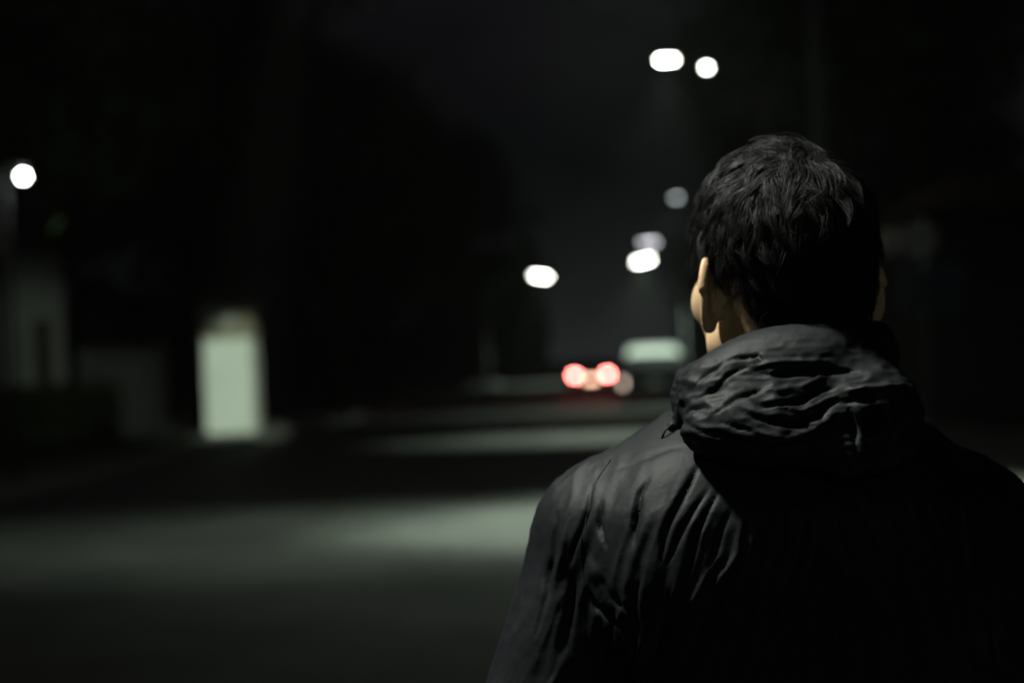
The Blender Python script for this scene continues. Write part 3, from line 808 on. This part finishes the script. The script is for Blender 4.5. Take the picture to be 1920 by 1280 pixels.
jc = [  # (polyline in the plane of the back, width, depth in mm)
    ([(1216, 894), (1197, 924), (1189, 969), (1190, 1030)], 8, 11),
    ([(1312, 862), (1281, 925), (1261, 965), (1245, 1010), (1236, 1060)], 9, 13),
    ([(1330, 915), (1297, 965), (1271, 1010), (1247, 1062)], 7.5, 10),
    ([(1350, 915), (1324, 969), (1301, 1010), (1287, 1065)], 7.5, 9),
    ([(1376, 945), (1354, 995), (1339, 1040), (1308, 1095)], 7, 8),
    ([(1402, 1015), (1369, 1085), (1342, 1137), (1305, 1212), (1272, 1270)], 11, 10),
    ([(1391, 975), (1381, 1040), (1347, 1092), (1333, 1145)], 9, -7),
    ([(1335, 1040), (1309, 1111), (1276, 1168)], 8, -6),
    ([(1112, 900), (1103, 957), (1081, 1010), (1069, 1062)], 6, 9),
    ([(1128, 935), (1124, 980), (1136, 1030)], 6, 9),
    ([(1046, 955), (1042, 1010), (1026, 1110), (1000, 1200)], 11, 10),
    ([(1064, 975), (1056, 1040), (1040, 1110)], 9, -5),
    ([(1095, 1100), (1120, 1138), (1165, 1180)], 9, 11),
    ([(1125, 1085), (1150, 1120), (1190, 1150)], 10, 6),
    ([(1100, 1040), (1112, 1075), (1120, 1100)], 16, -6),
    ([(1072, 1065), (1075, 1140), (1050, 1230), (1020, 1290)], 14, 9),
    ([(1150, 1160), (1135, 1220), (1120, 1290)], 12, 7),
    ([(1205, 1060), (1190, 1140), (1185, 1230), (1170, 1300)], 12, 8),
    ([(1262, 1090), (1245, 1160), (1225, 1240), (1215, 1300)], 10, 7),
    ([(1425, 1060), (1405, 1150), (1375, 1240), (1350, 1300)], 11, 8),
    ([(1455, 1060), (1450, 1160), (1430, 1260)], 11, 7),
    ([(1486, 1110), (1500, 1250), (1505, 1300)], 9, -5),
    ([(1530, 1000), (1560, 1120), (1580, 1290)], 14, 7),
    ([(1600, 1060), (1625, 1150), (1640, 1290)], 14, 8),
    ([(1690, 1040), (1705, 1140), (1730, 1290)], 13, 8),
    ([(1824, 920), (1861, 965), (1902, 1020)], 9, 10),
    ([(1790, 900), (1800, 980), (1812, 1080), (1815, 1180)], 10, 9),
    ([(1775, 1010), (1770, 1110), (1785, 1250)], 12, 8),
    ([(1850, 1030), (1862, 1120), (1870, 1260)], 12, 8),
    ([(1150, 880), (1230, 850), (1290, 835)], 9, 3),
    ([(1480, 905), (1482, 1000), (1478, 1080)], 5, 5),
]
back = np.clip(-Nj[:, 1] * 2.2 + .25, 0, 1)
disp = np.zeros(len(Vj))
wx = 9 * vnoise(np.stack([px / 45, py / 45, px * 0], 1), 3); wy = 9 * vnoise(np.stack([px / 45, py / 45, px * 0], 1), 4)
for (pl, w, d) in jc: disp -= crease(px + wx * .35, py + wy * .35, pl, w * .66, d / 1000. * .58, taper=.45)
# gathers elsewhere
ang = np.stack([np.abs(Vj[:, 0] - cx) * 30 + (Vj[:, 2] - 1.2) * 11 + 7 * (Vj[:, 0] > cx), Vj[:, 1] * 14, (Vj[:, 2]) * 6], 1)
base = .0030 * vnoise(ang, 1) + .0017 * (1 - 2 * np.abs(vnoise(ang * 1.9, 2))) + .0010 * (1 - 2 * np.abs(vnoise(ang * 4.1 + 3, 6)) ** .8) + .0004 * vnoise(Vj * 90, 5)
calm = np.exp(-(((px - 1310) / 200) ** 4 + ((py - 860) / 95) ** 4))
disp = disp * back + base * (1 - .85 * calm) * np.clip((1.47 - Vj[:, 2]) / .08, .25, 1)
Vj = Vj + Nj * disp[:, None]
Vj = lapl(Vj, Fj, 1, .15)
jacket = meshobj('jacket', place(Vj), Fj, M['jacket'], person, True)

# stitched seams: thin raised cords that follow the cloth
def seam(pl, n=40):
    pl = np.array(pl, float); sg_ = np.linalg.norm(np.diff(pl, axis=0), axis=1); cu = np.concatenate([[0], np.cumsum(sg_)])
    u_ = np.linspace(0, cu[-1], n); X_ = np.interp(u_, cu, pl[:, 0]); Y_ = np.interp(u_, cu, pl[:, 1]); out = []
    bk = np.where(Nj[:, 1] < -.05)[0]; qx, qy = proj(Vj[bk])
    for a_, b__ in zip(X_, Y_):
        k = bk[np.argmin((qx - a_) ** 2 + (qy - b__) ** 2)]; out.append(Vector(Vj[k] - np.array(feet)) + Vector(Nj[k]) * .0002)
    out = [out[0]] + [(out[i - 1] + out[i] * 2 + out[i + 1]) / 4 for i in range(1, n - 1)] + [out[-1]]
    MB().tube(out, .0007, 6).build('seam', M['jacket'], jacket, True)
seam([(1145, 862), (1118, 900), (1103, 957), (1090, 1010), (1092, 1070), (1108, 1130), (1135, 1190)])
seam([(1808, 868), (1832, 910), (1842, 960), (1850, 1020), (1846, 1090), (1835, 1160)])

# --- hood lying on the shoulders
HCN = W(1484, 700, 1.385)
def hood_fn(X, Y, Z):
    x = X - HCN.x; y = Y - HCN.y; z = Z - HCN.z + .010 - .22 * x
    # roll of cloth round the neck, high at the nape, low at the throat
    ty = R(-10)
    y2 = y * math.cos(ty) + z * math.sin(ty); z2 = -y * math.sin(ty) + z * math.cos(ty)
    rr = np.sqrt((x / 1.0) ** 2 + ((y2) / 1.12) ** 2)
    ring = np.sqrt((rr - .077) ** 2 * 1.15 + ((z2 - .004) * .80) ** 2) - .025
    d = ring
    c1 = W(1480, 742, 1.315); d = smin(d, ell(X, Y, Z, c1, (.098, .052, .062)), .025)
    c2 = W(1455, 800, 1.285); d = smin(d, ell(X, Y, Z, c2, (.085, .048, .036)), .02)
    c3 = W(1632, 785, 1.285); d = smin(d, ell(X, Y, Z, c3, (.046, .046, .052)), .02)
    c4 = W(1332, 745, 1.36); d = smin(d, ell(X, Y, Z, c4, (.036, .07, .036)), .02)
    p1 = W(1300, 785, 1.35); p2 = W(1262, 800, 1.345); d = smin(d, cap(X, Y, Z, p1, p2, .014, .004), .012)
    c5 = W(1592, 850, 1.255); d = smin(d, cap(X, Y, Z, c5, W(1540, 835, 1.262), .020, .020), .012)
    # stand-up collar edge at the nape
    return d
xs = np.arange(HCN.x - .15, HCN.x + .16, .0021); ys = np.arange(1.17, 1.53, .0023); zs = np.arange(HCN.z - .12, HCN.z + .10, .0021)
Vk, Fk = surfnet(grid_eval(hood_fn, xs, ys, zs), xs, ys, zs); Vk = lapl(Vk, Fk, 2, .5)
Nk = vnormals(Vk, Fk)
if (Nk * (Vk - np.array(W(1500, 760, 1.33)))).sum() < 0: Nk = -Nk; Fk = Fk[:, ::-1]
px, py = proj(Vk)
hc = [
    ([(1420, 700), (1441, 706), (1492, 698), (1544, 694), (1610, 700)], 7, 9),
    ([(1400, 690), (1441, 686), (1492, 678), (1540, 676)], 6, -5),
    ([(1405, 748), (1430, 757), (1461, 760), (1510, 746), (1565, 724)], 7, 10),
    ([(1415, 728), (1460, 735), (1510, 722), (1550, 706)], 9, -5),
    ([(1385, 763), (1415, 778), (1441, 788), (1492, 791), (1537, 777), (1575, 748)], 8, 13),
    ([(1440, 766), (1499, 769), (1544, 752), (1578, 733)], 4, -5),
    ([(1389, 796), (1441, 815), (1475, 820), (1527, 801), (1575, 772)], 8, -8),
    ([(1290, 795), (1330, 812), (1372, 824), (1441, 842), (1510, 832), (1578, 818)], 8, 12),
    ([(1283, 778), (1293, 768), (1320, 760), (1345, 768)], 5, 7),
    ([(1310, 748), (1345, 728), (1365, 705), (1400, 690)], 6, 6),
    ([(1335, 775), (1370, 755), (1405, 735), (1440, 728)], 6, 6),
    ([(1360, 680), (1390, 672), (1420, 668), (1440, 690)], 5, 6),
    ([(1300, 730), (1330, 700), (1360, 680)], 7, 5),
    ([(1350, 790), (1395, 800), (1430, 812)], 5, 5),
    ([(1590, 760), (1600, 800), (1612, 850)], 8, 9),
    ([(1645, 760), (1640, 790), (1625, 820)], 24, 22),
    ([(1575, 734), (1620, 728), (1700, 722)], 8, -7),
    ([(1706, 740), (1705, 790), (1680, 830), (1615, 876)], 9, -7),
    ([(1580, 850), (1590, 875), (1605, 890)], 6, 7),
    ([(1500, 860), (1545, 850), (1575, 858)], 6, -5),
]
disp = np.zeros(len(Vk)); back = np.clip(-Nk[:, 1] * 2 + .5, 0, 1)
wx = 8 * vnoise(np.stack([px / 32, py / 32, px * 0], 1), 7); wy = 8 * vnoise(np.stack([px / 32, py / 32, px * 0], 1), 8)
for (pl, w, d) in hc: disp -= crease(px + wx * .5, py + wy * .5, pl, w * .68, d / 1000. * .62, taper=.35)
nn_ = np.stack([Vk[:, 0] * 30, Vk[:, 1] * 30, Vk[:, 2] * 62], 1)
rid = 1 - 2 * np.abs(vnoise(nn_ * 1.1, 9))
disp = disp * back + (.0016 * rid + .0011 * (1 - 2 * np.abs(vnoise(nn_ * 2.4, 10))) + .0006 * vnoise(Vk * 120, 12)) * np.clip((py - 640 + (px - 1400) * .2) / 50, .15, 1)
Vk = Vk + Nk * disp[:, None]; Vk = lapl(Vk, Fk, 1, .12)
meshobj('hood', place(Vk), Fk, M['jacket'], jacket, True)
# drawcord
d0 = W(1272, 790, 1.345); pts = [d0, W(1256, 798, 1.34), W(1246, 808, 1.338), W(1241, 822, 1.338)]
MB().tube([p - feet for p in pts], .0012, 8).build('drawcord', M['cord'], jacket, True)

# --- hair
SC_ = 16000
def hair_mask(P):
    x, y, z = np.abs(P[:, 0]), P[:, 1], P[:, 2]
    m_ = z > -.010 + np.clip(y, 0, 1) * .9                                  # above the ears and the temples
    m_ |= (y < -.043 - np.clip(-.02 - z, 0, 1) * .34) & (z > -.155)        # back of the head down to the nape
    m_ &= ~((y > .066) & (z < .06)) 
    m_ &= ~((x > .062) & (y > -.044) & (y < .018) & (z < -.012))
    return m_
# scalp cap
def cap_fn(X, Y, Z):
    d = head_local(X, Y, Z) - .0035
    reg = np.maximum(-(Z + .004 - np.clip(Y, 0, 1) * .9), Y - .068)
    reg2 = np.maximum(Y + .048 + np.clip(-.02 - Z, 0, 1) * .34, -.15 - Z)
    return np.maximum(d, np.minimum(reg, reg2))
xs = np.arange(-.10, .101, .003); ys = np.arange(-.125, .10, .003); zs = np.arange(-.165, .125, .003)
V, F = surfnet(grid_eval(cap_fn, xs, ys, zs), xs, ys, zs); V = lapl(V, F, 3, .5)
CAPV, CAPF = h2w(V), F

def hgrad(P, e=.002):
    f = lambda a_: head_local(a_[:, 0], a_[:, 1], a_[:, 2]); f0 = f(P)
    g_ = np.stack([f(P + np.eye(3)[k] * e) - f0 for k in range(3)], 1) / e
    return f0, g_ / (np.linalg.norm(g_, axis=1)[:, None] + 1e-9)
def roots(n):
    i = rng.integers(0, len(Vh), n * 4); P = Vh[i] + rng.normal(size=(n * 4, 3)) * .0012
    ok = hair_mask(P) & (head_local(P[:, 0], P[:, 1], P[:, 2]) < .004); return P[ok][:n]
def grow(P, L, lift, seg=6, jit=.25, whorl=np.array([.012, -.066, .075])):
    f, n = hgrad(P); out = [P.copy()]; h = np.zeros(len(P)); rnd = rng.normal(size=P.shape) * jit
    for s_ in range(seg):
        f, n = hgrad(P)
        t_ = P - whorl; t_ = t_ / (np.linalg.norm(t_, axis=1)[:, None] + .006)
        down = np.array([0, -.05, -1.0])
        t_ = t_ * 1.0 + down * .75 + rnd
        # swirl about the whorl
        sw = np.cross(n, t_); t_ = t_ + sw * .25
        t_ = t_ - n * (t_ * n).sum(1)[:, None]; t_ /= np.linalg.norm(t_, axis=1)[:, None] + 1e-9
        u = (s_ + 1) / seg; tgt = lift * math.sin(u * PI * .62)
        P = P + t_ * (L / seg)[:, None]
        f, n = hgrad(P); P = P + n * (tgt - f)[:, None]
        out.append(P.copy())
    return np.stack(out, 1)
NG = 620
gP = roots(NG)
def lens(P): 
    top = np.clip((P[:, 2] + .12) / .2, 0, 1); return .014 + .036 * top
def lifts(P):
    top = np.clip((P[:, 2] + .10) / .17, 0, 1); return .004 + .009 * top
gl_ = lens(gP) * rng.uniform(.8, 1.25, len(gP)); G = grow(gP, gl_, lifts(gP) * rng.uniform(.4, 1.7, len(gP)), jit=.42)
sP = roots(SC_)
# nearest guide
near = np.empty(len(sP), int)
for i in range(0, len(sP), 2000):
    dd = ((sP[i:i + 2000, None, :] - gP[None]) ** 2).sum(2); near[i:i + 2000] = dd.argmin(1)
Sx = grow(sP, lens(sP) * rng.uniform(.7, 1.2, len(sP)), lifts(sP) * rng.uniform(.6, 1.35, len(sP)), jit=.16)
u = np.linspace(0, 1, Sx.shape[1])[None, :, None]
cl = (u ** 1.1) * .90
Sx = Sx * (1 - cl) + (G[near] + rng.normal(size=(len(sP), 1, 3)) * .0009) * cl
n_s, k_ = Sx.shape[:2]
T = np.gradient(Sx, axis=1); T /= np.linalg.norm(T, axis=2)[:, :, None] + 1e-9
a1 = np.cross(T, rng.normal(size=(n_s, 1, 3))); a1 /= np.linalg.norm(a1, axis=2)[:, :, None] + 1e-9; a2 = np.cross(T, a1)
rad = (.00026 * (1 - np.linspace(0, 1, k_) ** 2 * .85))[None, :, None] * rng.uniform(.7, 1.3, (n_s, 1, 1))
V3 = np.stack([Sx + rad * (a1 * math.cos(q_) + a2 * math.sin(q_)) for q_ in (0, 2 * PI / 3, 4 * PI / 3)], 2)  # n,k,3,3
V3 = V3.reshape(-1, 3)
bi = (np.arange(n_s)[:, None, None] * k_ + np.arange(k_ - 1)[None, :, None]) * 3; j_ = np.arange(3)[None, None, :]
F3 = np.stack([bi + j_, bi + (j_ + 1) % 3, bi + 3 + (j_ + 1) % 3, bi + 3 + j_], -1).reshape(-1, 4)
V3 = h2w(V3)
hr = meshobj('hair', np.concatenate([place(CAPV), place(V3)]), np.concatenate([CAPF, F3 + len(CAPV)]), M['hair'], person, True)
